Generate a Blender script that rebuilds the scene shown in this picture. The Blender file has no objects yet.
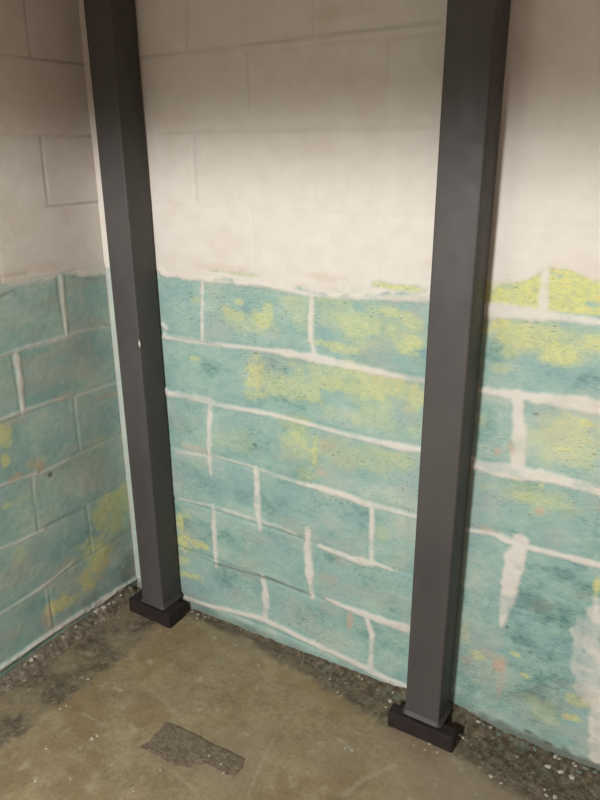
import bpy, bmesh, math, random
import numpy as np
from mathutils import Matrix, Vector

random.seed(7)
C = bpy.context.scene.collection
FZ = -0.055                      # floor level (0 is the lowest mortar joint)
H = 0.2032                       # course height / half block

# ------------------------------------------------------------------ camera (measured)
CAM = np.array([1.78169, -1.65754, 1.59722])
YAW, PITCH, ROLL, F = -0.55041, 0.35294, -0.00594, 696.14
_f = np.array([math.sin(YAW)*math.cos(PITCH), math.cos(YAW)*math.cos(PITCH), -math.sin(PITCH)])
_r = np.array([math.cos(YAW), -math.sin(YAW), 0.0]); _u = np.cross(_r, _f)
_c, _s = math.cos(ROLL), math.sin(ROLL)
R_ = _c*_r+_s*_u; U_ = -_s*_r+_c*_u
def ray(px, py): return _f+(px-300)/F*R_-(py-400)/F*U_
def on_back(px, py):
    d = ray(px, py); P = CAM-CAM[1]/d[1]*d; return P[0], P[2]
def on_left(px, py):
    d = ray(px, py); P = CAM-CAM[0]/d[0]*d; return -P[1], P[2]
def on_floor(px, py, z=FZ):
    d = ray(px, py); P = CAM+(z-CAM[2])/d[2]*d; return P[0], P[1]

cam = bpy.data.cameras.new('camera'); co = bpy.data.objects.new('camera', cam); C.objects.link(co)
cam.sensor_fit = 'VERTICAL'; cam.sensor_height = 36; cam.sensor_width = 27; cam.lens = 36*F/800
cam.clip_start = 0.02
M = Matrix(((R_[0], U_[0], -_f[0], CAM[0]), (R_[1], U_[1], -_f[1], CAM[1]), (R_[2], U_[2], -_f[2], CAM[2]), (0, 0, 0, 1)))
co.matrix_world = M
bpy.context.scene.camera = co

# ------------------------------------------------------------------ numpy noise
def vnoise(x, y, seed=0):
    xi = np.floor(x).astype(np.int64); yi = np.floor(y).astype(np.int64)
    fx = x-xi; fy = y-yi
    fx = fx*fx*(3-2*fx); fy = fy*fy*(3-2*fy)
    def h(a, b):
        n = (a*374761393+b*668265263+seed*974634777) & 0xffffffff
        n = ((n ^ (n >> 13))*1274126177) & 0xffffffff
        n = n ^ (n >> 16)
        return (n & 0xffff)/65535.0
    return (h(xi, yi)*(1-fx)+h(xi+1, yi)*fx)*(1-fy)+(h(xi, yi+1)*(1-fx)+h(xi+1, yi+1)*fx)*fy
def fbm(x, y, oct=4, seed=0):
    s = 0; a = 0.5; t = 0
    for o in range(oct):
        s = s+a*vnoise(x*2**o+17.3*o, y*2**o+9.1*o, seed+o*31); t += a; a *= 0.55
    return s/t
def sstep(a, b, x):
    t = np.clip((x-a)/(b-a), 0, 1); return t*t*(3-2*t)

# ------------------------------------------------------------------ node helpers
class Mat:
    def __init__(s, name):
        s.m = bpy.data.materials.new(name); s.m.use_nodes = True
        s.t = s.m.node_tree; s.n = s.t.nodes; s.b = s.n['Principled BSDF']
        s.tc = s.n.new('ShaderNodeTexCoord')
    def link(s, a, b): s.t.links.new(a, b)
    def noise(s, scale, detail=5, rough=0.6, stretch=None):
        n = s.n.new('ShaderNodeTexNoise'); n.inputs['Scale'].default_value = scale
        n.inputs['Detail'].default_value = detail; n.inputs['Roughness'].default_value = rough
        if stretch:
            mp = s.n.new('ShaderNodeMapping'); mp.inputs['Scale'].default_value = stretch
            s.link(s.tc.outputs['Object'], mp.inputs[0]); s.link(mp.outputs[0], n.inputs['Vector'])
        else: s.link(s.tc.outputs['Object'], n.inputs['Vector'])
        return n.outputs['Fac']
    def attr(s, name):
        n = s.n.new('ShaderNodeAttribute'); n.attribute_name = name; return n.outputs['Fac']
    def math(s, op, a, b=None, clamp=False):
        n = s.n.new('ShaderNodeMath'); n.operation = op; n.use_clamp = clamp
        for i, v in enumerate((a, b)):
            if v is None: continue
            if isinstance(v, (int, float)): n.inputs[i].default_value = v
            else: s.link(v, n.inputs[i])
        return n.outputs[0]
    def ramp(s, fac, stops):
        n = s.n.new('ShaderNodeValToRGB'); e = n.color_ramp.elements
        while len(e) < len(stops): e.new(0.5)
        for i, (p, c) in enumerate(stops):
            e[i].position = p; e[i].color = (c, c, c, 1) if isinstance(c, (int, float)) else (*c, 1)
        s.link(fac, n.inputs[0]); return n.outputs[0]
    def mix(s, fac, a, b, mode='MIX'):
        n = s.n.new('ShaderNodeMix'); n.data_type = 'RGBA'; n.blend_type = mode
        for i, v in ((0, fac), (6, a), (7, b)):
            if isinstance(v, (int, float)): n.inputs[i].default_value = v
            elif isinstance(v, tuple): n.inputs[i].default_value = (*v, 1)
            else: s.link(v, n.inputs[i])
        return n.outputs[2]
    def done(s, col, rough=0.7, bump=None, bstr=0.3, bdist=0.002, metal=0, spec=0.5):
        if isinstance(col, tuple): s.b.inputs['Base Color'].default_value = (*col, 1)
        else: s.link(col, s.b.inputs['Base Color'])
        if isinstance(rough, (int, float)): s.b.inputs['Roughness'].default_value = rough
        else: s.link(rough, s.b.inputs['Roughness'])
        s.b.inputs['Metallic'].default_value = metal
        s.b.inputs['Specular IOR Level'].default_value = spec
        if bump is not None:
            n = s.n.new('ShaderNodeBump'); n.inputs['Strength'].default_value = bstr; n.inputs['Distance'].default_value = bdist
            s.link(bump, n.inputs['Height']); s.link(n.outputs[0], s.b.inputs['Normal'])
        return s.m

# painted block wall: masks come as attributes, colours and fine grain from nodes
def wall_material(name):
    m = Mat(name)
    grain = m.noise(260, 3)
    streak = m.noise(60, 5, 0.65, (1, 1, 3.2))
    t = m.math('ADD', m.attr('tint'), m.math('MULTIPLY', m.math('SUBTRACT', streak, 0.5), 0.9), True)
    teal = m.ramp(t, [(0.0, (0.105, 0.220, 0.210)), (0.35, (0.245, 0.400, 0.365)), (0.65, (0.325, 0.470, 0.415)), (1.0, (0.45, 0.535, 0.46))])
    teal = m.mix(m.ramp(m.noise(5, 3), [(.45, 0.0), (.62, .45)]), teal, (0.225, 0.365, 0.390))
    yel = m.ramp(m.noise(34, 4), [(0.25, (0.50, 0.54, 0.24)), (0.7, (0.69, 0.68, 0.24))])
    yf = m.math('MULTIPLY', m.attr('yellow'), m.ramp(streak, [(0.36, 0.55), (0.56, 1.0)]), True)
    c = m.mix(yf, teal, yel)
    wh = m.ramp(m.noise(16, 5), [(0.3, (0.64, 0.61, 0.56)), (0.7, (0.70, 0.68, 0.63))])
    c = m.mix(m.attr('white'), c, wh)
    c = m.mix(m.attr('pink'), c, (0.52, 0.37, 0.28))
    scr = m.ramp(m.noise(62, 5, 0.7, (1, 1, 3.6)), [(0.585, 0.0), (0.63, 0.9)])
    sf = m.math('MULTIPLY', scr, m.attr('scuff'), True)
    c = m.mix(sf, c, (0.07, 0.085, 0.07))
    fl = m.ramp(m.noise(80, 4, 0.65, (1.2, 1.2, 3.2)), [(0.59, 0.0), (0.65, 0.8)])
    c = m.mix(m.math('MULTIPLY', fl, m.math('MULTIPLY', m.attr('scuff'), 0.9), True), c, (0.56, 0.60, 0.53))
    c = m.mix(m.attr('dark'), c, (0.085, 0.075, 0.055))
    return m.done(c, 0.62, m.math('ADD', grain, m.math('MULTIPLY', streak, 0.8)), 0.28, 0.002, spec=0.3)

def set_attr(me, name, arr):
    a = me.attributes.new(name, 'FLOAT', 'POINT'); a.data.foreach_set('value', np.ascontiguousarray(arr, dtype=np.float32).ravel())

def grid_object(name, X, Y, Z, mat, attrs, flip=False):
    """X, Y, Z: (rows, cols) arrays -> one smooth grid mesh"""
    r, c = X.shape
    co_ = np.stack([X, Y, Z], -1).reshape(-1, 3).astype(np.float32)
    i = np.arange(r*c).reshape(r, c)
    q = np.stack([i[:-1, :-1], i[:-1, 1:], i[1:, 1:], i[1:, :-1]], -1).reshape(-1, 4)
    if flip: q = q[:, ::-1]
    me = bpy.data.meshes.new(name)
    me.vertices.add(len(co_)); me.vertices.foreach_set('co', co_.ravel())
    me.loops.add(q.size); me.loops.foreach_set('vertex_index', np.ascontiguousarray(q, dtype=np.int32).ravel())
    me.polygons.add(len(q)); me.polygons.foreach_set('loop_start', np.arange(len(q), dtype=np.int32)*4)
    me.polygons.foreach_set('use_smooth', np.ones(len(q), dtype=bool))
    me.update(calc_edges=True)
    for k, v in attrs.items(): set_attr(me, k, v)
    me.materials.append(mat)
    o = bpy.data.objects.new(name, me); C.objects.link(o)
    return o

class Wall:
    """masks over a wall in its own metres: S along the wall, T up"""
    def __init__(s, sfine, smax, seed, step=0.004):
        ss = np.concatenate([np.arange(0, sfine, step), np.linspace(sfine, smax, 40)])
        tt = np.concatenate([np.arange(FZ-0.02, 1.36, step), np.arange(1.36, 2.1, step*1.6), np.linspace(2.1, 2.7, 14)])
        s.ss, s.tt = ss, tt
        s.S, s.T = np.meshgrid(ss, tt)
        z = np.zeros_like(s.S)
        s.white = z.copy(); s.yellow = z.copy(); s.pink = z.copy(); s.dark = z.copy(); s.h = z.copy(); s.scuff = z.copy(); s.tint = z.copy()
        s.seed = seed
        s.edge = fbm(s.S*38, s.T*38, 4, seed)-0.5          # ragged stroke edges
        s.edge2 = fbm(s.S*14, s.T*22, 4, seed+5)-0.5
    def win(s, a, b, c, d):
        return (slice(max(0, np.searchsorted(s.tt, c)-1), np.searchsorted(s.tt, d)+1),
                slice(max(0, np.searchsorted(s.ss, a)-1), np.searchsorted(s.ss, b)+1))
    def stroke(s, pts, target='white', strength=1.0, lift=0.0035, rag=0.55):
        """pts: (s, t, width_m) polyline"""
        tgt = getattr(s, target)
        a = np.array(pts); pad = 0.06
        w = s.win(a[:, 0].min()-pad, a[:, 0].max()+pad, a[:, 1].min()-pad, a[:, 1].max()+pad)
        S, T = s.S[w], s.T[w]
        best = np.full(S.shape, 9.0); wid = np.zeros(S.shape)
        for p, q in zip(a[:-1], a[1:]):
            d = q[:2]-p[:2]; L2 = (d**2).sum()+1e-12
            t = np.clip(((S-p[0])*d[0]+(T-p[1])*d[1])/L2, 0, 1)
            dist = np.hypot(S-p[0]-t*d[0], T-p[1]-t*d[1])-(p[2]+(q[2]-p[2])*t)/2
            k = dist < best
            best = np.where(k, dist, best); wid = np.where(k, p[2]+(q[2]-p[2])*t, wid)
        dd = best+s.edge[w]*rag*np.minimum(wid, 0.03)
        m = sstep(0.0065, -0.0060, dd)*strength
        tgt[w] = np.maximum(tgt[w], m)
        if lift: s.h[w] = np.maximum(s.h[w], m*lift*(0.75+s.edge[w]))
    def blob(s, cs, ct, rs, rt, target, strength, tilt=0.0):
        tgt = getattr(s, target)
        R = max(rs, rt)*1.9
        w = s.win(cs-R, cs+R, ct-R, ct+R)
        dx, dy = s.S[w]-cs, s.T[w]-ct
        c, n = math.cos(tilt), math.sin(tilt)
        d = np.hypot((c*dx+n*dy)/rs, (-n*dx+c*dy)/rt)+s.edge2[w]*1.5+s.edge[w]*1.1
        tgt[w] = np.maximum(tgt[w], sstep(1.35, 0.45, d)*strength)

def joints(W, verts, whitetop):
    """course and head joints: shallow grooves, thin hairline cracks under the upper paint"""
    g = np.zeros_like(W.S); hair = np.zeros_like(W.S)
    wob = (fbm(W.S*6, W.T*6, 2, W.seed+9)-0.5)*0.008
    for k in range(0, 13):
        d = np.abs(W.T-k*H+wob)
        g = np.maximum(g, np.exp(-(d/0.0055)**2)); hair = np.maximum(hair, np.exp(-(d/0.0022)**2))
        w = (W.T > k*H) & (W.T < (k+1)*H)
        for v in verts(k):
            d = np.abs(W.S-v+wob)
            g = np.where(w, np.maximum(g, np.exp(-(d/0.0055)**2)), g)
            hair = np.where(w, np.maximum(hair, np.exp(-(d/0.0022)**2)), hair)
    return g, hair

# ------------------------------------------------------------------ BACK WALL
B = Wall(2.05, 4.0, 3)
def bs(pts, k=1.0, **kw):
    out = []
    for px, py, w in pts:
        a, b = on_back(px, py); out.append((a, b, w/1000*k))
    B.stroke(out, **kw)
def bb(px, py, rx, ry, target, strength=0.8, tilt=0.0):
    a, b = on_back(px, py); a2, _ = on_back(px+rx, py); _, b2 = on_back(px, py-ry)
    B.blob(a, b, abs(a2-a), abs(b2-b), target, strength, tilt)

n1 = fbm(B.S*9, B.T*16, 5, 11); n2 = fbm(B.S*3.2, B.T*3.2, 3, 21); n3 = fbm(B.S*45, B.T*70, 3, 31)
# one shade per block, a little
row = np.floor(B.T/H); col = np.floor((B.S-(0.4047+H*(row % 2 == 0)))/(2*H))
rb = np.modf(np.abs(np.sin(row*12.9898+col*78.233)*43758.5453))[0]
B.tint = np.clip(0.55+(n1-0.5)*0.9+(n2-0.5)*0.5+(n3-0.5)*0.45+(rb-0.5)*0.14, 0, 1)
gB, hairB = joints(B, lambda k: [0.4047+H*(k % 2 == 0)-2*H+2*H*i for i in range(9)], 6*H)
# edge of the upper white coat, a polyline in wall metres
ed = np.array([on_back(*p) for p in [(120, 268), (163, 277), (200, 280), (250, 284), (310, 291), (350, 294), (390, 294), (427, 294), (487, 296), (520, 283), (545, 270), (570, 273), (600, 286)]])
edge_t = np.interp(B.ss, ed[:, 0], ed[:, 1])[None, :]+B.edge2*0.030+B.edge*0.02
B.white = sstep(-0.005, 0.006, B.T-edge_t)
B.top = B.white.copy()
# light wash of yellow / olive in the second and third courses and on the right
for a in [(240, 316, 13, 7, .55), (262, 320, 13, 9, .7), (240, 302, 7, 4, .6), (268, 311, 6, 8, .5), (255, 375, 10, 17, .7), (285, 388, 30, 15, .5), (310, 392, 16, 12, .5),
          (372, 328, 42, 14, .55), (411, 343, 22, 13, .75), (330, 346, 22, 6, .6), (395, 313, 30, 6, .6), (338, 318, 18, 12, .35), (412, 322, 16, 10, .6),
          (300, 438, 15, 18, .6), (315, 450, 4, 24, .75), (288, 440, 10, 14, .4), (340, 386, 38, 11, .6), (388, 388, 30, 16, .7), (350, 372, 26, 7, .6), (415, 396, 10, 14, .7),
          (400, 460, 22, 10, .45), (345, 452, 22, 14, .32), (412, 408, 12, 10, .5), (376, 412, 18, 8, .35), (196, 300, 7, 5, .3), (194, 358, 6, 3, .5),
          (183, 540, 8, 11, .9), (196, 544, 11, 3.5, .85), (190, 576, 13, 4.5, .85), (180, 527, 4, 12, .8), (184, 561, 6, 5, .5), (187, 515, 5, 5, .4),
          (383, 535, 10, 10, .25), (375, 325, 55, 24, .38), (355, 385, 70, 18, .42), (300, 315, 20, 14, .25), (370, 420, 50, 10, .3), (300, 450, 30, 26, .35), (385, 462, 34, 14, .3), (255, 322, 26, 14, .3), (405, 335, 22, 24, .4), (235, 440, 20, 14, .2), (250, 395, 8, 5, .4), (300, 300, 20, 3, .3), (330, 300, 18, 4, .4)]:
    bb(*a[:4], 'yellow', a[4])
for a in [(500, 323, 10, 6, .9), (530, 338, 42, 12, .75), (560, 352, 26, 14, .85), (512, 346, 10, 9, .55), (590, 342, 16, 8, .7), (485, 330, 8, 5, .6),
          (575, 430, 30, 15, .5), (590, 424, 14, 6, .9), (565, 449, 13, 4, .7), (525, 497, 20, 6, .55), (542, 485, 4, 3, 1), (512, 478, 10, 3, .5), (485, 487, 8, 5, .3),
          (570, 718, 13, 4, .8), (597, 586, 4, 9, .9), (526, 676, 7, 2.5, .7), (515, 654, 6, 2.5, .7), (575, 700, 12, 5, .5), (545, 712, 22, 14, .25), (478, 656, 10, 5, .5), (465, 634, 6, 8, .35),
          (480, 420, 10, 6, .3), (545, 340, 60, 18, .5), (560, 440, 45, 22, .4), (530, 495, 50, 14, .3), (500, 368, 12, 5, .35), (560, 505, 16, 4, .35)]:
    bb(*a[:4], 'yellow', a[4])
# yellow showing above the first joint
for a in [(400, 287, 24, 4.5, .95), (235, 273, 22, 2.5, .7), (572, 290, 36, 17, 1), (500, 291, 22, 11, 1), (528, 297, 24, 10, 1), (600, 298, 26, 17, 1), (553, 278, 14, 12, 1), (585, 300, 26, 12, 1), (545, 298, 30, 14, 1)]:
    bb(*a[:4], 'yellow', a[4])
hi = np.clip(B.yellow, 0, 1)*(B.T > 6*H-0.01)
B.white = B.white*(1-hi*.97); B.yellow = np.maximum(B.yellow, hi*1.0)
B.yellow = np.where((B.S > 1.25) & (B.T > 6*H+.01), np.maximum(B.yellow, .97-.9*sstep(.68, .76, n1)), B.yellow)
for a in [(595, 305, 9, 4, .9), (508, 286, 5, 3, .5)]:       # teal flecks in it
    bb(*a[:4], 'dark', a[4]*0.0); 
    a_, b_ = on_back(a[0], a[1]); wv = sstep(1.1, 0.6, np.hypot((B.S-a_)/0.02, (B.T-b_)/0.008)+B.edge*1.2)*a[4]
    B.yellow *= 1-wv; B.white *= 1-wv
# mortar
bs([(163, 275, 9), (185, 277, 9), (205, 280, 11), (250, 284, 11), (280, 288, 15), (310, 294, 16), (350, 296, 17), (400, 298, 18), (428, 299, 18)])
bs([(470, 305, 34), (485, 310, 36), (520, 313, 30), (545, 316, 28), (570, 318, 17), (600, 322, 14), (640, 330, 14)])
bs([(163, 337, 14), (185, 340, 10), (210, 344, 9), (250, 348, 10), (280, 352, 18), (310, 357, 24), (345, 365, 20), (370, 370, 18), (400, 377, 12), (424, 381, 8)])
bs([(460, 386, 14), (477, 390, 17), (505, 394, 20), (530, 397, 27), (560, 401, 34), (600, 407, 38), (640, 414, 34)])
bs([(165, 393, 22), (185, 396, 20), (210, 402, 24), (216, 405, 12), (240, 409, 12), (275, 415, 13), (300, 422, 11), (340, 433, 9), (370, 440, 15), (400, 447, 18), (421, 450, 18)])
bs([(460, 461, 26), (472, 464, 30), (490, 469, 34), (520, 473, 42), (545, 477, 34), (575, 484, 28), (600, 492, 24), (640, 503, 22)])
bs([(177, 452, 7), (220, 458, 6), (250, 466, 8), (275, 475, 8)], strength=.8)
bs([(275, 475, 8), (300, 483, 12), (320, 488, 18), (345, 495, 20), (365, 503, 20), (390, 510, 12), (416, 517, 7)])
bs([(460, 528, 6), (467, 530, 8), (490, 533, 12), (510, 541, 24), (530, 548, 15), (560, 555, 14), (600, 565, 20), (640, 576, 18)])
bs([(177, 499, 8), (213, 506, 8), (250, 518, 10), (280, 527, 8), (296, 534, 5)], strength=.75)
bs([(320, 546, 12), (332, 551, 18), (350, 558, 17), (365, 562, 22), (374, 563, 14), (392, 570, 4)])
bs([(327, 599, 8), (345, 607, 20), (370, 616, 26), (390, 623, 24), (414, 630, 26)])
bs([(180, 596, 12), (205, 605, 15), (230, 611, 18), (260, 618, 20), (285, 629, 22), (300, 637, 23), (330, 651, 22), (366, 668, 22), (385, 678, 24), (410, 690, 26)])
bs([(202, 279, 12), (202, 310, 13), (202, 340, 10)])
bs([(210, 404, 22), (209, 425, 20), (209, 450, 17), (211, 474, 9)])
bs([(312, 291, 14), (311, 320, 14), (311, 340, 13), (315, 354, 14)])
bs([(256, 468, 15), (257, 485, 25), (257, 505, 25), (260, 529, 12)])
bs([(372, 508, 14), (372, 540, 14), (372, 564, 17)])
bs([(213, 506, 15), (214, 530, 19), (215, 550, 18), (216, 566, 15)])
bs([(308, 530, 18), (308, 550, 28), (309, 570, 30), (312, 596, 17)])
bs([(262, 576, 10), (265, 590, 26), (266, 606, 28), (265, 618, 16)])
bs([(367, 618, 16), (372, 635, 19), (371, 668, 19)])
bs([(544, 234, 8), (545, 250, 12), (546, 270, 17), (544, 290, 20), (543, 312, 26)], rag=.3)
bs([(518, 396, 30), (520, 430, 31), (518, 470, 34)])
bs([(521, 542, 46), (515, 560, 52), (511, 580, 46), (506, 600, 36), (503, 618, 22), (501, 626, 8)])
bs([(600, 690, 38), (598, 720, 42), (597, 757, 44)], strength=.97, lift=.002)
bs([(597, 600, 20), (594, 650, 30), (594, 700, 40)], strength=.9, lift=.002)
bs([(580, 622, 30), (580, 660, 36), (580, 692, 26)], strength=.55, lift=.001, rag=1.6)
bs([(590, 610, 20), (588, 660, 30), (590, 700, 36)], strength=.75, lift=.001, rag=1.3)
# mortar squeezed out against the posts
for px, py, w in [(161, 271, 22), (164, 326, 14), (165, 336, 16), (167, 392, 18), (486, 308, 26), (472, 463, 26)]:
    bs([(px-1, py-2, w), (px+2, py+2, w)], lift=.009)
mv = sstep(.25, .5, fbm(B.S*12, B.T*26, 3, 66))
B.white = np.where(B.top > .5, B.white, B.white*(.55+.45*mv)*.90)
B.white = np.maximum(B.white, sstep(.055, .03, B.S+B.edge*.03)*.42)          # caulk in the corner
# deeper teal coat low right, with dimmer light tinted in; greyer film elsewhere
for px, py, rx, ry, k in [(575, 558, 34, 10, .25), (470, 690, 12, 30, .2), (497, 350, 14, 14, .35), (595, 375, 16, 10, .3), (330, 505, 50, 14, .22), (330, 405, 40, 8, .2), (300, 330, 40, 8, .25), (255, 590, 40, 16, .18), (520, 480, 30, 12, .2), (485, 425, 16, 20, .25)]:
    B.tmp = np.zeros_like(B.S); bb(px, py, rx, ry, 'tmp', k); B.tint = np.clip(B.tint-B.tmp, 0, 1)
bx0, bx1 = on_back(506, 650)[0], on_back(592, 660)[0]; bz0, bz1 = on_back(560, 745)[1], on_back(560, 568)[1]
box = sstep(-.03, .02, B.S-bx0+B.edge2*.12)*sstep(-.02, .02, bx1-B.S)*sstep(-.06, .03, B.T-bz0+B.edge2*.1)*sstep(-.015, .02, bz1-B.T+B.edge2*.05)
B.tint = np.clip(B.tint-.33*box, 0, 1)
for px, py, rx, ry, k in [(475, 600, 14, 40, .2), (350, 545, 20, 12, .15), (190, 455, 20, 10, .2)]:
    B.tmp = np.zeros_like(B.S); bb(px, py, rx, ry, 'tmp', k); B.tint = np.clip(B.tint+B.tmp, 0, 1)
B.pink = np.maximum(B.pink, (1-B.top)*.13*sstep(.52, .68, fbm(B.S*8, B.T*14, 4, 77)))
# pinkish and rust smudges
for a in [(222, 268, 40, 4, .28), (320, 277, 24, 5, .25), (330, 445, 8, 4, .35), (322, 473, 9, 4, .5), (197, 450, 18, 3, .35), (330, 578, 10, 5, .3), (497, 450, 6, 7, .6), (511, 447, 5, 6, .5),
          (350, 618, 3, 12, .6), (499, 664, 8, 7, .75), (493, 655, 14, 5, .4), (468, 660, 10, 6, .35), (565, 717, 8, 3, .5), (300, 285, 10, 5, .2), (430, 262, 10, 6, .2), (540, 511, 5, 4, .6), (485, 528, 14, 3, .35),
          (500, 685, 3, 20, .35), (355, 556, 12, 3, .2), (340, 560, 8, 6, .2)]:
    bb(*a[:4], 'pink', a[4])
# scuffed, pitted areas
B.scuff = np.clip(0.26+sstep(0.50, 0.62, fbm(B.S*5, B.T*9, 3, 71))*0.6, 0, 1)
for a in [(318, 312, 10, 18, 1), (360, 342, 10, 8, 1), (295, 385, 40, 14, 1), (260, 318, 40, 14, .8), (330, 500, 40, 16, 1), (340, 420, 30, 10, .8), (355, 460, 40, 12, .9), (500, 500, 40, 14, 1), (560, 345, 40, 16, .7), (375, 635, 30, 8, 1), (300, 550, 40, 12, .6)]:
    bb(*a[:4], 'scuff', a[4])
B.scuff *= (1-B.white*0.95)
sm = np.zeros_like(B.S)
# dark open joints and grime
bs([(214, 563, 4), (240, 571, 6), (270, 579, 8), (300, 591, 6), (311, 595, 3)], target='dark', strength=.75, lift=0)
bs([(183, 548, 3), (210, 561, 4)], target='dark', strength=.45, lift=0)
bs([(176, 338, 3), (200, 341, 3), (222, 346, 3)], target='dark', strength=.4, lift=0)
for a in [(255, 445, 2.5, 1.8, .7), (315, 434, 2, 1.6, .8), (507, 627, 2, 2, .7), (530, 652, 4, 1.4, .6), (549, 744, 6, 2, .9), (528, 732, 6, 2, .7), (535, 414, 5, 1.2, .7)]:
    bb(*a[:4], 'dark', a[4])
grime = sstep(0.0, -0.05, B.T+(n1-0.5)*0.05+B.edge*0.03)
rgt = sstep(1.25, 1.40, B.S)
mid = sstep(0.55, 0.95, B.S)
B.dark = np.maximum(B.dark, grime*(0.45+0.5*n3)*(0.65+0.4*mid))
B.dark = np.maximum(B.dark, rgt*sstep(0.012, -0.012, B.T+B.edge*0.03)*(0.45+0.4*n1)*(1-B.white))
# blotchy darkening low on the right, stronger towards the foot
B.dark = np.maximum(B.dark, rgt*sstep(0.30, 0.0, B.T)*0.20*sstep(0.42, 0.62, fbm(B.S*7, B.T*6, 4, 91))*(1-B.white))
hc = 0.25*hairB*B.top*(1-hi)*sstep(0.36, 0.56, fbm(B.S*5, B.T*5, 2, 44))
B.dark = np.maximum(B.dark, hc*np.where(B.T > 8.6*H, 0.50, np.where(B.T > 7.8*H, 0.22, 0.10)))
B.pink = np.maximum(B.pink, B.top*sstep(0.62, 0.8, fbm(B.S*6, B.T*6, 3, 55))*0.12)
for a in [(330, 12, 30, 10, .25), (470, 250, 1, 1, 0)]:
    bb(*a[:4], 'pink', a[4])
bs([(142, 57, 2), (170, 54, 3), (235, 47, 2), (300, 39, 3), (372, 30, 3), (440, 22, 3.5)], target='dark', strength=.45, lift=0)
bs([(160, 134, 1), (192, 132, 2.5), (290, 130, 2), (435, 127, 1.5)], target='dark', strength=.3, lift=0)
for p in ([(187, -10, 3), (189, 25, 3), (187, 52, 2)], [(195, 133, 2), (196, 170, 2.5), (198, 200, 2)], [(247, 52, 1.5), (249, 110, 1.5)]): bs(p, target='dark', strength=.25, lift=0)
depth = np.where(B.top > 0.5, 0.0012, 0.0032)
Hh = B.h-gB*depth*np.where((B.S > 1.3) & (B.T < 2.5*H), .3, 1.0)*(1-np.clip(B.white-B.top, 0, 1))+(n3-0.5)*0.0016*(1-B.top)+(n1-0.5)*0.002+(fbm(B.S*2.2, B.T*2.2, 2, 8)-.5)*.004+hairB*B.top*-0.0006
# thickness of the upper white coat over the teal
Hh += B.top*0.0012
wallmat = wall_material('painted_block')
wb = grid_object('wall_back', B.S, -Hh, B.T, wallmat, dict(white=B.white, yellow=B.yellow, pink=B.pink, dark=B.dark, scuff=B.scuff, tint=B.tint))
wb['kind'] = 'structure'

# ------------------------------------------------------------------ LEFT WALL
L = Wall(1.1, 3.6, 13)
def ls(pts, **kw):
    L.stroke([(*on_left(px, py), w/1000) for px, py, w in pts], **kw)
def lb(px, py, rx, ry, target, strength=0.8, tilt=0.0):
    a, b = on_left(px, py); a2, _ = on_left(px+rx, py); _, b2 = on_left(px, py-ry)
    L.blob(a, b, abs(a2-a), abs(b2-b), target, strength, tilt)
m1 = fbm(L.S*9, L.T*14, 5, 111); m2 = fbm(L.S*3.2, L.T*3.2, 3, 121); m3 = fbm(L.S*45, L.T*60, 3, 131)
L.tint = np.clip(0.74+(m1-0.5)*0.9+(m2-0.5)*0.5+(m3-0.5)*0.4, 0, 1)
gL, hairL = joints(L, lambda k: [0.197+H*(k % 2 == 0)+2*H*i for i in range(-1, 9)], 6*H)
le = np.array([on_left(*p) for p in [(-60, 300), (0, 286), (20, 284), (60, 276), (112, 276), (140, 277)]])
o_ = np.argsort(le[:, 0])
ledge = np.interp(L.ss, le[o_, 0], le[o_, 1])[None, :]+L.edge2*0.03+L.edge*0.02
L.white = sstep(-0.010, 0.012, L.T-ledge); L.top = L.white.copy()
for px, py, w in []: pass
ls([(-40, 374, 10), (0, 357, 9), (30, 346, 13), (55, 340, 16), (67, 336, 14), (80, 332, 8), (112, 325, 6)], strength=.7)
ls([(62, 277, 16), (64, 305, 14), (67, 335, 16)], strength=.75)
ls([(17, 355, 18), (21, 385, 18), (23, 412, 14)], strength=.85)
ls([(-40, 440, 10), (0, 420, 12), (23, 411, 12), (50, 402, 10), (80, 395, 6), (118, 383, 7)], strength=.7)
ls([(-40, 506, 8), (0, 486, 7), (20, 479, 6), (37, 473, 8)], strength=.85)
ls([(40, 474, 5), (70, 459, 5)], strength=.5)
ls([(35, 476, 4), (35, 530, 5)], strength=.3)
ls([(-40, 572, 8), (0, 549, 8), (20, 541, 8), (44, 529, 10)], strength=.8)
ls([(-40, 640, 14), (0, 614, 13), (25, 599, 12), (50, 582, 13), (73, 563, 8)], strength=.75)
ls([(47, 587, 6), (50, 625, 6)], strength=.6)
# broken fillet along the foot of the wall
ls([(-60, 706, 20), (0, 668, 18), (43, 638, 16), (70, 620, 14), (100, 602, 20), (125, 585, 16), (138, 577, 14)], lift=.012, rag=1.2)
ls([(-30, 700, 16), (10, 680, 16), (28, 664, 14), (60, 644, 8)], lift=.008, rag=2.2, strength=.7)
ls([(96, 612, 18), (112, 604, 16)], lift=.010, rag=2)
for a in [(0, 435, 9, 12, .8), (4, 460, 5, 8, .7), (8, 505, 10, 4, .5), (112, 500, 14, 10, .75), (100, 515, 8, 14, .7), (118, 520, 12, 14, .6), (95, 560, 14, 22, .85), (88, 580, 8, 14, .8), (60, 605, 12, 9, .9), (72, 600, 8, 6, .7),
          (125, 500, 6, 16, .5), (40, 460, 10, 5, .3), (20, 555, 8, 8, .3), (85, 545, 10, 6, .5), (100, 440, 6, 10, .3), (5, 445, 8, 6, .6), (70, 565, 10, 8, .3), (125, 440, 3, 20, .5), (20, 500, 16, 4, .25)]:
    lb(*a[:4], 'yellow', a[4])
for a in [(40, 466, 6, 6, .7), (14, 478, 8, 4, .6), (48, 618, 6, 8, .5), (60, 398, 14, 4, .35), (30, 270, 40, 6, .3), (95, 322, 12, 4, .3), (35, 360, 30, 6, .25), (62, 300, 4, 22, .25), (15, 420, 14, 6, .3), (100, 575, 10, 14, .25), (80, 285, 20, 5, .2), (110, 395, 8, 3, .5), (55, 625, 14, 5, .4)]:
    lb(*a[:4], 'pink', a[4])
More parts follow.
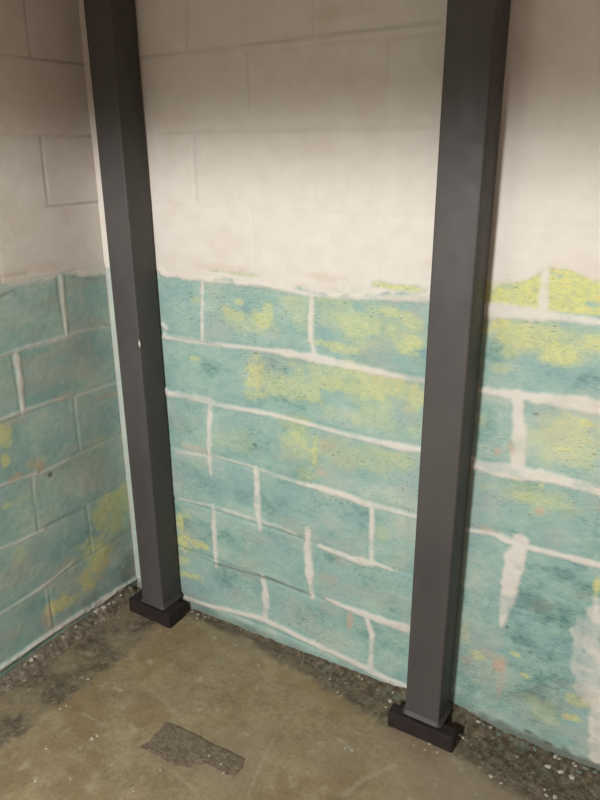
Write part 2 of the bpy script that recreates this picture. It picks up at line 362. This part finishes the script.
mvl = sstep(.25, .5, fbm(L.S*12, L.T*26, 3, 166))
L.white = np.where(L.top > .5, L.white, L.white*np.where(L.T > .03, .55+.4*mvl, .75+.25*mvl))
L.pink = np.maximum(L.pink, (1-L.top)*.20*sstep(.48, .68, fbm(L.S*6, L.T*10, 4, 177)))
L.scuff = np.clip(0.12+sstep(0.5, 0.66, fbm(L.S*5, L.T*9, 3, 171))*0.35, 0, 1)*(1-L.white*.95)
ls([(-20, 300, 3), (0, 296, 5), (14, 290, 3)], target='dark', strength=.6, lift=0)
ls([(0, 277, 2), (26, 272, 3)], target='dark', strength=.35, lift=0)
ls([(0, 357, 3), (14, 352, 3)], target='dark', strength=.5, lift=0)
ls([(36, 531, 3), (60, 519, 5), (85, 507, 5)], target='dark', strength=.55, lift=0)
ls([(70, 277, 2), (98, 280, 3)], target='dark', strength=.4, lift=0)
ls([(62, 400, 2), (75, 395, 3)], target='dark', strength=.45, lift=0)
ls([(104, 324, 4), (112, 326, 4)], target='dark', strength=.6, lift=0)
ls([(70, 464, 4), (44, 474, 3)], target='dark', strength=.3, lift=0)
for a in [(50, 475, 2.5, 2.5, .8), (128, 568, 10, 16, .45), (122, 540, 14, 14, .2), (90, 600, 14, 8, .3)]: lb(*a[:4], 'dark', a[4])
L.dark = np.maximum(L.dark, sstep(0.01, -0.04, L.T+.004+(m1-.5)*.04)*(0.55+0.4*m3)*(1-L.white*.75))
hl = hairL*L.top*sstep(0.34, 0.52, fbm(L.S*5, L.T*5, 2, 144))
L.dark = np.maximum(L.dark, hl*np.where(L.T > 6.6*H, 0.5, 0.15))
L.pink = np.maximum(L.pink, L.top*(0.06+0.2*sstep(0.5, 0.8, m2)))
depthL = np.where(L.top > .5, 0.0012, 0.0014)
Hl = L.h-gL*depthL*(1-np.clip(L.white-L.top, 0, 1))+(m3-.5)*.0014*(1-L.top)+(m1-.5)*.002+(fbm(L.S*2.2, L.T*2.2, 2, 18)-.5)*.004+L.top*.001
wl = grid_object('wall_left', Hl, -L.S, L.T, wallmat, dict(white=L.white, yellow=L.yellow, pink=L.pink, dark=L.dark, scuff=L.scuff, tint=L.tint), flip=True)
wl['kind'] = 'structure'

# ------------------------------------------------------------------ FLOOR
gx = np.concatenate([np.arange(-0.06, 2.05, 0.0055), np.linspace(2.05, 4.0, 30)])
gy = np.concatenate([np.linspace(-3.6, -1.2, 40), np.arange(-1.194, 0.06, 0.0055)])
X, Y = np.meshgrid(gx, gy)
def poly_dist(pts):
    best = np.full(X.shape, 9.0)
    for p, q in zip(pts[:-1], pts[1:]):
        p = np.array(p); d = np.array(q)-p; t = np.clip(((X-p[0])*d[0]+(Y-p[1])*d[1])/((d**2).sum()+1e-12), 0, 1)
        best = np.minimum(best, np.hypot(X-p[0]-t*d[0], Y-p[1]-t*d[1]))
    return best
fn = fbm(X*7, Y*7, 5, 201); ff = fbm(X*40, Y*40, 4, 211); fw = fbm(X*2.5, Y*2.5, 3, 221)
# dark band of old adhesive along the left wall: its ragged outer edge
bl = np.array([on_floor(*p) for p in [(-60, 800), (0, 752), (30, 728), (57, 708), (85, 690), (110, 672), (130, 652), (146, 632)]])
o_ = np.argsort(bl[:, 1]); bx = np.interp(gy, bl[o_, 1], bl[o_, 0])[:, None]
band = sstep(0.014, -0.014, X-bx+(fn-.5)*0.05+(ff-.5)*0.03)
thick = sstep(0.012, -0.03, np.abs(X-bx)+(ff-.5)*.02-.02)*sstep(-.55, -.25, Y)
dirt = band*(0.38+0.5*sstep(.35, .65, fbm(X*11, Y*11, 4, 231))+0.15*thick)
# grime along the back wall, wider to the right of the right post
wb_ = np.interp(gx, [0, .3, .6, .9, 1.12, 1.3, 1.45, 2.0], [.02, .025, .05, .085, .115, .125, .155, .17])[None, :]
back = sstep(0.02, -0.02, -Y-wb_+(fn-.5)*.07+(ff-.5)*.03)
dirt = np.maximum(dirt, back*(0.55+0.6*ff))
dirt = np.maximum(dirt, sstep(.60, .76, fw)*.18+sstep(.6, .72, fn)*.14)
# pale scratches and droppings
pale = sstep(.70, .78, ff)*.35*sstep(.4, .6, fw)+sstep(.755, .80, fbm(X*24, Y*24, 3, 241))*.6
for a, s_, w_ in [([(248, 796), (258, 770), (274, 738)], .45, .005), ([(83, 713), (100, 724), (120, 732), (137, 733)], .55, .004), ([(150, 690), (170, 708), (182, 722)], .35, .008),
                ([(345, 795), (362, 780), (395, 765)], .4, .010), ([(250, 748), (300, 706), (330, 690)], .12, .010), ([(170, 768), (196, 792)], .55, .004)]:
    pale = np.maximum(pale, sstep(w_, w_*.3, poly_dist([on_floor(*p) for p in a])+(ff-.5)*.006)*s_)
for px, py, r_ in [(92, 739, .010), (96, 735, .008), (46, 747, .007), (35, 778, .010), (160, 765, .006), (133, 789, .006), (70, 777, .004), (210, 690, .012), (199, 680, .010), (257, 664, .006), (120, 690, .010), (123, 708, .008), (348, 747, .008), (460, 770, .01), (480, 768, .006), (30, 690, .008)]:
    a, b = on_floor(px, py)
    pale = np.maximum(pale, sstep(1.1, .6, np.hypot((X-a)/r_, (Y-b)/(r_*.7))+(ff-.5)*2.2)*.75)
rust = sstep(.5, .66, fbm(X*9, Y*9, 3, 251))*.45
Zf = FZ+(fn-.5)*.004+(ff-.5)*.0016+band*.0018*(0.4+ff)+thick*band*.003
Zf = Zf-np.maximum(0, .0)
fm = Mat('worn_concrete')
c = fm.ramp(fm.math('ADD', fm.math('MULTIPLY', fm.noise(9, 7, .7), .55), fm.math('MULTIPLY', fm.noise(80, 5, .7), .45)), [(.36, (.190, .146, .078)), (.5, (.290, .232, .134)), (.64, (.385, .320, .198))])
c = fm.mix(fm.attr('rust'), c, (.225, .150, .068))
c = fm.mix(fm.attr('grey'), c, (.275, .228, .172))
dc = fm.ramp(fm.noise(45, 6, .75), [(.36, (.055, .045, .031)), (.5, (.112, .091, .066)), (.64, (.215, .183, .140))])
c = fm.mix(fm.attr('dirt'), c, dc)
c = fm.mix(fm.attr('pale'), c, (.40, .36, .26))
floormat = fm.done(c, fm.ramp(fm.noise(12, 4), [(.3, .42), (.7, .65)]), fm.math('ADD', fm.noise(90, 5, .7), fm.math('MULTIPLY', fm.noise(300, 2), .4)), .35, .003, spec=.3)
grey = sstep(.45, .7, fbm(X*2.2+3, Y*2.2, 3, 261))*.55*sstep(-.9, -.2, Y)+.1
fl = grid_object('floor', X, Y, Zf, floormat, dict(dirt=np.clip(dirt, 0, 1), pale=np.clip(pale*(1-.5*band), 0, 1), rust=rust*(1-band), grey=grey))
fl['kind'] = 'structure'

# ceiling over the corner (out of the picture)
bm = bmesh.new(); bmesh.ops.create_cube(bm, size=1)
bmesh.ops.scale(bm, verts=bm.verts, vec=(4.1, 3.7, .1)); bmesh.ops.translate(bm, verts=bm.verts, vec=(1.95, -1.75, 2.74))
me = bpy.data.meshes.new('ceiling'); bm.to_mesh(me); bm.free()
cm = Mat('ceiling_paint'); me.materials.append(cm.done(cm.ramp(cm.noise(20, 4), [(.3, (.5, .46, .42)), (.7, (.56, .52, .48))]), .8))
o = bpy.data.objects.new('ceiling', me); C.objects.link(o); o['kind'] = 'structure'

# ------------------------------------------------------------------ STEEL POSTS
pm = Mat('black_grey_enamel')
pc = pm.ramp(pm.noise(7, 5, .6, (1, 1, .35)), [(.3, (.054, .051, .050)), (.7, (.078, .074, .072))])
pc = pm.mix(pm.ramp(pm.noise(130, 3, .7), [(.66, 0.0), (.74, .35)]), pc, (.13, .12, .11))
postmat = pm.done(pc, pm.ramp(pm.noise(30, 4), [(.3, .52), (.7, .66)]), pm.noise(180, 3), .12, .001, spec=.35)
bm_ = Mat('base_enamel')
bc = bm_.ramp(bm_.noise(40, 5, .7), [(.35, (.015, .011, .011)), (.65, (.028, .021, .020)), (.8, (.06, .044, .036))])
basemat = bm_.done(bc, .6, bm_.noise(120, 4), .3, .001, spec=.35)
wm = Mat('white_paint_fleck'); fleckmat = wm.done(wm.ramp(wm.noise(60), [(.3, (.55, .5, .45)), (.7, (.7, .66, .6))]), .7)
weldm = Mat('weld'); weldmat = weldm.done(weldm.ramp(weldm.noise(200, 3), [(.3, (.03, .025, .024)), (.7, (.06, .05, .047))]), .5, weldm.noise(300), .6, .002)

def mesh_obj(name, bm, mat, parent=None, smooth=False):
    me = bpy.data.meshes.new(name); bmesh.ops.recalc_face_normals(bm, faces=bm.faces)
    for f in bm.faces: f.smooth = smooth
    bm.to_mesh(me); bm.free(); me.materials.append(mat)
    o = bpy.data.objects.new(name, me); C.objects.link(o)
    if parent: o.parent = parent
    return o
def round_rect(cx, cy, w, d, r, n=5):
    out = []
    for sx, sy, a0 in ((1, 1, 0), (-1, 1, 90), (-1, -1, 180), (1, -1, 270)):
        for i in range(n+1):
            a = math.radians(a0+90*i/n); out.append((cx+sx*(w/2-r)+r*math.cos(a), cy+sy*(d/2-r)+r*math.sin(a)))
    return out
def prism(bm, loop, zs):
    rings = [[bm.verts.new((x, y, z)) for x, y in loop] for z in zs]
    n = len(loop)
    for a, b in zip(rings[:-1], rings[1:]):
        for i in range(n): bm.faces.new((a[i], a[(i+1) % n], b[(i+1) % n], b[i]))
    return rings
ZT = 2.69
def steel_post(x0, w, y1, d, px0, px1, py0, py1, label, flecks):
    cx, cy = x0+w/2, y1-d/2
    root = bpy.data.objects.new('steel_post', None); C.objects.link(root); root.location = (cx, cy, FZ)
    root['label'] = label; root['category'] = 'post'; root['group'] = 'steel posts against the block wall'
    top = 0.0
    # tube: hollow square section with rounded corners
    bm = bmesh.new()
    outer = round_rect(0, 0, w, d, .006); inner = round_rect(0, 0, w-.012, d-.012, .003)
    zs = [top-FZ-.002]+[top-FZ+.05+.33*i for i in range(8)]+[ZT-FZ]
    ro = prism(bm, outer, zs); ri = prism(bm, inner, zs)
    n = len(outer)
    for e in (0, -1):
        for i in range(n): bm.faces.new((ro[e][i], ro[e][(i+1) % n], ri[e][(i+1) % n], ri[e][i]))
    tube = mesh_obj('tube', bm, postmat, root)
    for p in tube.data.polygons: p.use_smooth = True
    tube.data.set_sharp_from_angle(angle=math.radians(50))
    # base plate, thick, bevelled
    bm = bmesh.new(); bmesh.ops.create_cube(bm, size=1)
    bmesh.ops.scale(bm, verts=bm.verts, vec=(px1-px0, py1-py0, top-FZ+.004))
    bmesh.ops.translate(bm, verts=bm.verts, vec=((px0+px1)/2-cx, (py0+py1)/2-cy, (top-FZ-.004)/2))
    bmesh.ops.bevel(bm, geom=bm.edges[:], offset=.004, segments=2, affect='EDGES', profile=.6)
    mesh_obj('base_plate', bm, basemat, root)
    # fillet weld where the tube meets the plate
    bm = bmesh.new(); N = 96
    prof = [(.0, .012), (.004, .008), (.009, .002), (.011, -.001)]
    rings = []
    base = round_rect(0, 0, w, d, .006, 8)
    for k, (off, z) in enumerate(prof):
        lp = round_rect(0, 0, w+2*off, d-.004+2*off, .006+off, 8)
        rings.append([bm.verts.new((x*1.0, max(min(y, d/2-.001), -9), top-FZ+z*(.85+.3*random.random()))) for x, y in lp])
    n = len(base)
    for a, b in zip(rings[:-1], rings[1:]):
        for i in range(n): bm.faces.new((a[i], a[(i+1) % n], b[(i+1) % n], b[i]))
    mesh_obj('weld_bead', bm, weldmat, root, True)
    for (fx, fy, fz, sw, sh) in flecks:                 # specks of white wall paint on the steel
        bm = bmesh.new(); bmesh.ops.create_icosphere(bm, subdivisions=2, radius=1)
        for v in bm.verts:
            k = 1+.35*(random.random()-.5)
            v.co = Vector((v.co.x*sw*k, v.co.y*.0022, v.co.z*sh*k))
        bmesh.ops.rotate(bm, verts=bm.verts, matrix=Matrix.Rotation(math.radians(45 if abs(fx-w/2) < .002 else 0), 3, 'Z'))
        bmesh.ops.translate(bm, verts=bm.verts, vec=(fx, fy, fz-FZ))
        o = mesh_obj('paint_fleck', bm, fleckmat, root, True); o['label'] = 'speck of white wall paint'
    return root
W4 = .1016
steel_post(.1335, W4, -.005, W4, .083, .283, -.128, -.040, 'dark grey square steel post in the corner beside the left wall', [(W4/2-.001, -W4/2+.001, 1.005, .003, .012)])
steel_post(1.190, .106, -.006, W4-.002, 1.146, 1.349, -.128, -.088, 'dark grey square steel post nearer the camera, away from the corner', [])

# ------------------------------------------------------------------ DARK FLOOR PATCH
qp = [on_floor(*p) for p in [(137, 748), (150, 741), (166, 722), (178, 726), (197, 735), (214, 745), (228, 750), (245, 759), (243, 767), (233, 778), (219, 771), (206, 764), (190, 768), (172, 765), (156, 757), (146, 750)]]
cx = sum(p[0] for p in qp)/len(qp); cy = sum(p[1] for p in qp)/len(qp)
bm = bmesh.new(); rings = []
def dens(lp, k=6):
    out = []
    for a, b in zip(lp, lp[1:]+lp[:1]):
        for i in range(k): out.append((a[0]+(b[0]-a[0])*i/k, a[1]+(b[1]-a[1])*i/k))
    return out
dq = dens(qp); N = len(dq)
jit = [random.uniform(-.0025, .0025) for _ in dq]
for sc, z in ((1.02, -.004), (1.0, .0006), (.97, .0014), (.8, .0016), (.55, .0020), (.28, .0016)):
    ring = []
    for (x, y), j in zip(dq, jit):
        dx, dy = x-cx, y-cy; L_ = math.hypot(dx, dy); k = sc+(j/L_ if sc > .9 else 0)
        ring.append(bm.verts.new((dx*k, dy*k, z+(random.uniform(-.0006, .0006) if z > 0 else 0))))
    rings.append(ring)
for a, b in zip(rings[:-1], rings[1:]):
    for i in range(N): bm.faces.new((a[i], a[(i+1) % N], b[(i+1) % N], b[i]))
bm.faces.new(rings[-1]); bm.faces.new(rings[0][::-1])
qm = Mat('old_adhesive')
qc = qm.ramp(qm.noise(38, 6, .7), [(.3, (.105, .080, .058)), (.52, (.165, .128, .090)), (.75, (.25, .205, .148))])
qc = qm.mix(qm.ramp(qm.noise(60, 5, .75, (1, 2.5, 1)), [(.52, 0.0), (.60, .65)]), qc, (.30, .255, .185))
qo = mesh_obj('floor_patch', bm, qm.done(qc, .75, qm.noise(110, 5, .7), .5, .003, spec=.25), None, True)
qo.location = (cx, cy, FZ+.0005)
qo['label'] = 'small dark rectangular patch of old adhesive on the bare concrete floor'; qo['category'] = 'floor patch'

# ------------------------------------------------------------------ ROUGH RUBBLE EDGE along the wall feet
rm = Mat('crumbled_mortar')
rc = rm.ramp(rm.noise(55, 6, .72), [(.3, (.036, .030, .020)), (.46, (.082, .068, .044)), (.6, (.150, .128, .088)), (.74, (.29, .26, .20))])
rc = rm.mix(rm.ramp(rm.noise(26, 4, .6), [(.56, 0.0), (.66, .55)]), rc, (.125, .160, .120))
rc = rm.mix(rm.ramp(rm.noise(140, 2, .6), [(.69, 0.0), (.74, .85)]), rc, (.46, .44, .37))
rubmat = rm.done(rc, .85, rm.noise(120, 5, .7), .8, .004, spec=.2)
rl = Mat('pale_crumbled_mortar')
rlc = rl.ramp(rl.noise(50, 6, .72), [(.28, (.07, .058, .042)), (.45, (.14, .116, .082)), (.57, (.20, .175, .135)), (.68, (.44, .40, .34))])
rlmat = rl.done(rlc, .85, rl.noise(120, 5, .7), .8, .004, spec=.2)
def rubble(name, s0, s1, wf, hf, to_xyz, seed, flip, mat=None):
    us = np.arange(s0, s1, .0045); vs = np.linspace(0, 1, 18)
    U, V = np.meshgrid(us, vs)
    ww = wf(us)[None, :]*(0.75+.5*fbm(U*16, U*0, 3, seed)); hh = hf(us)[None, :]
    out = V*ww
    nz = fbm(U*75, out*75+U*13, 4, seed+3); nb = fbm(U*13, out*17+U*5, 4, seed+7)
    z = FZ-.004+.004*(1-V)+hh*(1-V)**1.3*(0.65+.7*nb)+(nz-.4)*.010*np.minimum(1, (1-V)*3)*np.minimum(1, hh/.015)
    a, b, c_ = to_xyz(U, out-.006, z)
    o = grid_object(name, a, b, c_, mat or rubmat, {}, flip); o['kind'] = 'structure'
    return o
rubble('trim_1', .03, 2.0, lambda u: np.interp(u, [0, .15, .3, .5, 2], [.05, .065, .075, .07, .06]), lambda u: np.interp(u, [0, .2, .5, 2], [.034, .036, .034, .03]), lambda U, O, Z: (O, -U, Z), 301, True, rlmat)
rubble('trim_2', .29, 1.188, lambda u: np.interp(u, [.29, .5, .7, .9, 1.1, 1.188], [.016, .02, .03, .05, .068, .068]), lambda u: np.interp(u, [.29, .5, .7, 1.1, 1.188], [.010, .014, .022, .036, .056]), lambda U, O, Z: (U, -O, Z), 401, False)
rubble('trim_3', 1.298, 2.05, lambda u: np.interp(u, [1.298, 1.34, 1.40, 1.5, 2.05], [.068, .075, .115, .135, .14]), lambda u: np.interp(u, [1.298, 1.35, 1.45, 2.05], [.062, .048, .032, .028]), lambda U, O, Z: (U, -O, Z), 501, False)

# ------------------------------------------------------------------ LOOSE CHIPS, each its own thing
def chip_mesh(name, seed, mat):
    rr = random.Random(seed); bm = bmesh.new()
    bmesh.ops.create_icosphere(bm, subdivisions=2, radius=.5)
    cuts = [(Vector((rr.uniform(-1, 1), rr.uniform(-1, 1), rr.uniform(-.5, 1))).normalized(), rr.uniform(.24, .42)) for _ in range(8)]
    for v in bm.verts:
        for n, d in cuts:
            e = v.co.dot(n)-d
            if e > 0: v.co -= n*e
        v.co.z = max(v.co.z, -.22)*.75
        v.co *= 1+rr.uniform(-.05, .05)
    zmin = min(v.co.z for v in bm.verts)
    for v in bm.verts: v.co.z -= zmin
    me = bpy.data.meshes.new(name)
    for f in bm.faces: f.smooth = False
    bm.to_mesh(me); bm.free(); me.materials.append(mat); return me
def cmat(name, a, b):
    m = Mat(name); return m.done(m.ramp(m.noise(220, 4), [(.35, a), (.65, b)]), .8, m.noise(300), .4, .001, spec=.25)
mats = {'white': cmat('chip_white', (.36, .33, .28), (.58, .54, .47)), 'grey': cmat('chip_grey', (.12, .105, .08), (.24, .21, .165)), 'teal': cmat('chip_teal', (.11, .155, .13), (.21, .265, .225))}
cms = {k: [chip_mesh('mortar_chip', 40+10*j+i, m) for i in range(4)] for j, (k, m) in enumerate(mats.items())}
def chip(x, y, size, kind, label, group, flat=.45, z=None):
    o = bpy.data.objects.new('mortar_chip', random.choice(cms[kind])); C.objects.link(o)
    o.location = (x, y, FZ-.0005 if z is None else z); o.rotation_euler = (0, 0, random.uniform(0, 6.28)); size *= 1.5; o.scale = (size, size*random.uniform(.55, .9), size*flat)
    o['label'] = label; o['category'] = 'mortar chip'; o['group'] = group
bpy.context.view_layer.update()
from mathutils.bvhtree import BVHTree
_dg = bpy.context.evaluated_depsgraph_get()
trees = [BVHTree.FromObject(bpy.data.objects[n], _dg) for n in ('floor', 'trim_1', 'trim_2', 'trim_3', 'floor_patch')]
offs = [Vector((0, 0, 0))]*4+[qo.location.copy()]
def ground(x, y):
    zs = []
    for t, of in zip(trees, offs):
        h = t.ray_cast(Vector((x, y, .4))-of, Vector((0, 0, -1)))
        if h[0] is not None: zs.append(h[0].z+of.z)
    return max(zs) if zs else FZ
def put(px, py, mm, kind, label, group, z0=FZ+.008):
    x, y = on_floor(px, py, z0)
    y = min(y, -.010); x = max(x, .010)
    chip(x, y, mm/1000, kind, label, group, z=ground(x, y)-.0012)
GR = ('pale chip of broken mortar at the wall foot, right of the nearer steel post', 'broken mortar beside the nearer post')
GRg = ('grey-brown crumb of old mortar in the grime right of the nearer post', 'grey crumbs beside the nearer post')
GT = ('greenish painted chip fallen from the wall right of the nearer post', 'painted chips beside the nearer post')
for px, py, mm in [(482, 719, 13), (495, 722, 11), (491, 774, 10), (548, 769, 14), (561, 774, 17), (571, 780, 13), (560, 744, 14), (563, 750, 9), (547, 793, 10), (556, 795, 12), (545, 787, 7), (506, 777, 6), (517, 758, 7), (575, 771, 8), (501, 781, 7), (585, 760, 9), (577, 752, 8)]:
    put(px, py, mm, 'white', *GR)
put(461.5, 735, 17, 'white', 'whitish lump of mortar touching the base plate of the nearer post', 'lump at the plate')
rr = random.Random(5)
for i in range(34):
    px = rr.uniform(468, 600); py = 722+(px-468)*.40+rr.uniform(0, 44)*(1 if px < 560 else .6)
    if py < 799: put(px, py, rr.uniform(5, 11), 'grey', *GRg)
for px, py, mm in [(484, 728, 16), (500, 735, 20), (512, 741, 18), (523, 747, 15), (535, 752, 17), (493, 741, 14), (585, 772, 18), (597, 766, 15), (578, 776, 16)]:
    put(px, py, mm*.8, 'teal', *GT)
GM = ('grey crumb of mortar at the wall foot between the two steel posts', 'crumbs between the posts')
GMw = ('whitish chip of mortar at the wall foot between the two steel posts', 'pale chips between the posts')
for i in range(30):
    px = rr.uniform(270, 398); py = 646+(px-270)*.42+rr.uniform(2, 22)*(px-230)/170
    put(px, py, rr.uniform(5, 10), 'grey', *GM)
for px, py, mm in [(199, 612, 11), (193, 609, 9), (197, 616, 8), (338, 690, 8), (341, 694, 7), (362, 682, 9), (390, 700, 13), (393, 696, 9), (386, 705, 8), (365, 672, 6), (302, 660, 6), (330, 677, 7), (205, 615, 8)]:
    put(px, py, mm, 'white', *GMw)
GL = ('pale flake of mortar lying along the foot of the left wall', 'flakes along the left wall')
GLg = ('dark crumb of old adhesive in the grimy band along the left wall', 'crumbs along the left wall')
for px, py, mm in [(29, 662, 19), (34, 658, 13), (22, 666, 12), (50, 648, 10), (101, 610, 20), (107, 606, 14), (96, 615, 12), (75, 630, 9), (118, 598, 10), (8, 680, 9), (62, 640, 8), (88, 678, 8), (82, 676, 7), (119, 616, 6), (60, 707, 8), (66, 704, 7)]:
    put(px, py, mm, 'white', *GL)
for i in range(34):
    px = rr.uniform(30, 135); py = 690-(px-40)*.72+rr.uniform(-12, 30)
    put(px, py, rr.uniform(5, 11), 'grey', *GLg)
GF = ('small pale fleck stuck on the open concrete floor', 'flecks on the open floor')
for px, py, mm in [(92, 737, 11), (97, 734, 9), (46, 747, 8), (35, 779, 8), (133, 789, 7), (70, 777, 6), (345, 746, 7), (352, 748, 8), (259, 664, 7), (257, 686, 6), (160, 768, 7), (209, 754, 7), (221, 763, 7), (224, 771, 8), (217, 757, 5), (430, 742, 8), (437, 750, 9), (425, 748, 7), (414, 744, 6)]:
    put(px, py, mm, 'white', *GF)
for o in list(bpy.data.objects):        # the flecks lying on the patch and by the plate are told apart
    if o.get('group') == GF[1]:
        if (o.location.x-cx)**2+(o.location.y-cy)**2 < .12**2 and abs(o.location.y-cy) < .07:
            o['label'] = 'small pale fleck lying on the dark rectangular floor patch'; o['group'] = 'flecks on the floor patch'
        elif o.location.x > 1.1:
            o['label'] = 'small pale fleck in front of the base plate of the nearer post'; o['group'] = 'flecks before the plate'

# ------------------------------------------------------------------ LIGHT
def spot(name, loc, half, power, blend, radius, colour, aim=(0, 0, -1)):
    l = bpy.data.lights.new(name, 'SPOT'); l.energy = power; l.spot_size = math.radians(2*half); l.spot_blend = blend
    l.shadow_soft_size = radius; l.color = colour
    o = bpy.data.objects.new(name, l); C.objects.link(o); o.location = loc
    o.rotation_euler = Vector(aim).to_track_quat('-Z', 'Y').to_euler(); return o
# shaded work lamp behind the camera: its shade cuts the light off at about eye height
spot('shaded_lamp', (.95, -3.3, 1.925), 85.5, 405, .06, .15, (1.0, .965, .925))
w = bpy.data.worlds.new('world'); bpy.context.scene.world = w; w.use_nodes = True
w.node_tree.nodes['Background'].inputs[0].default_value = (1.0, .75, .66, 1); w.node_tree.nodes['Background'].inputs[1].default_value = .37

sc = bpy.context.scene
sc.view_settings.view_transform = 'Standard'; sc.view_settings.look = 'None'
sc.view_settings.gamma = 1; sc.view_settings.use_curve_mapping = False; sc.view_settings.exposure = 0.0
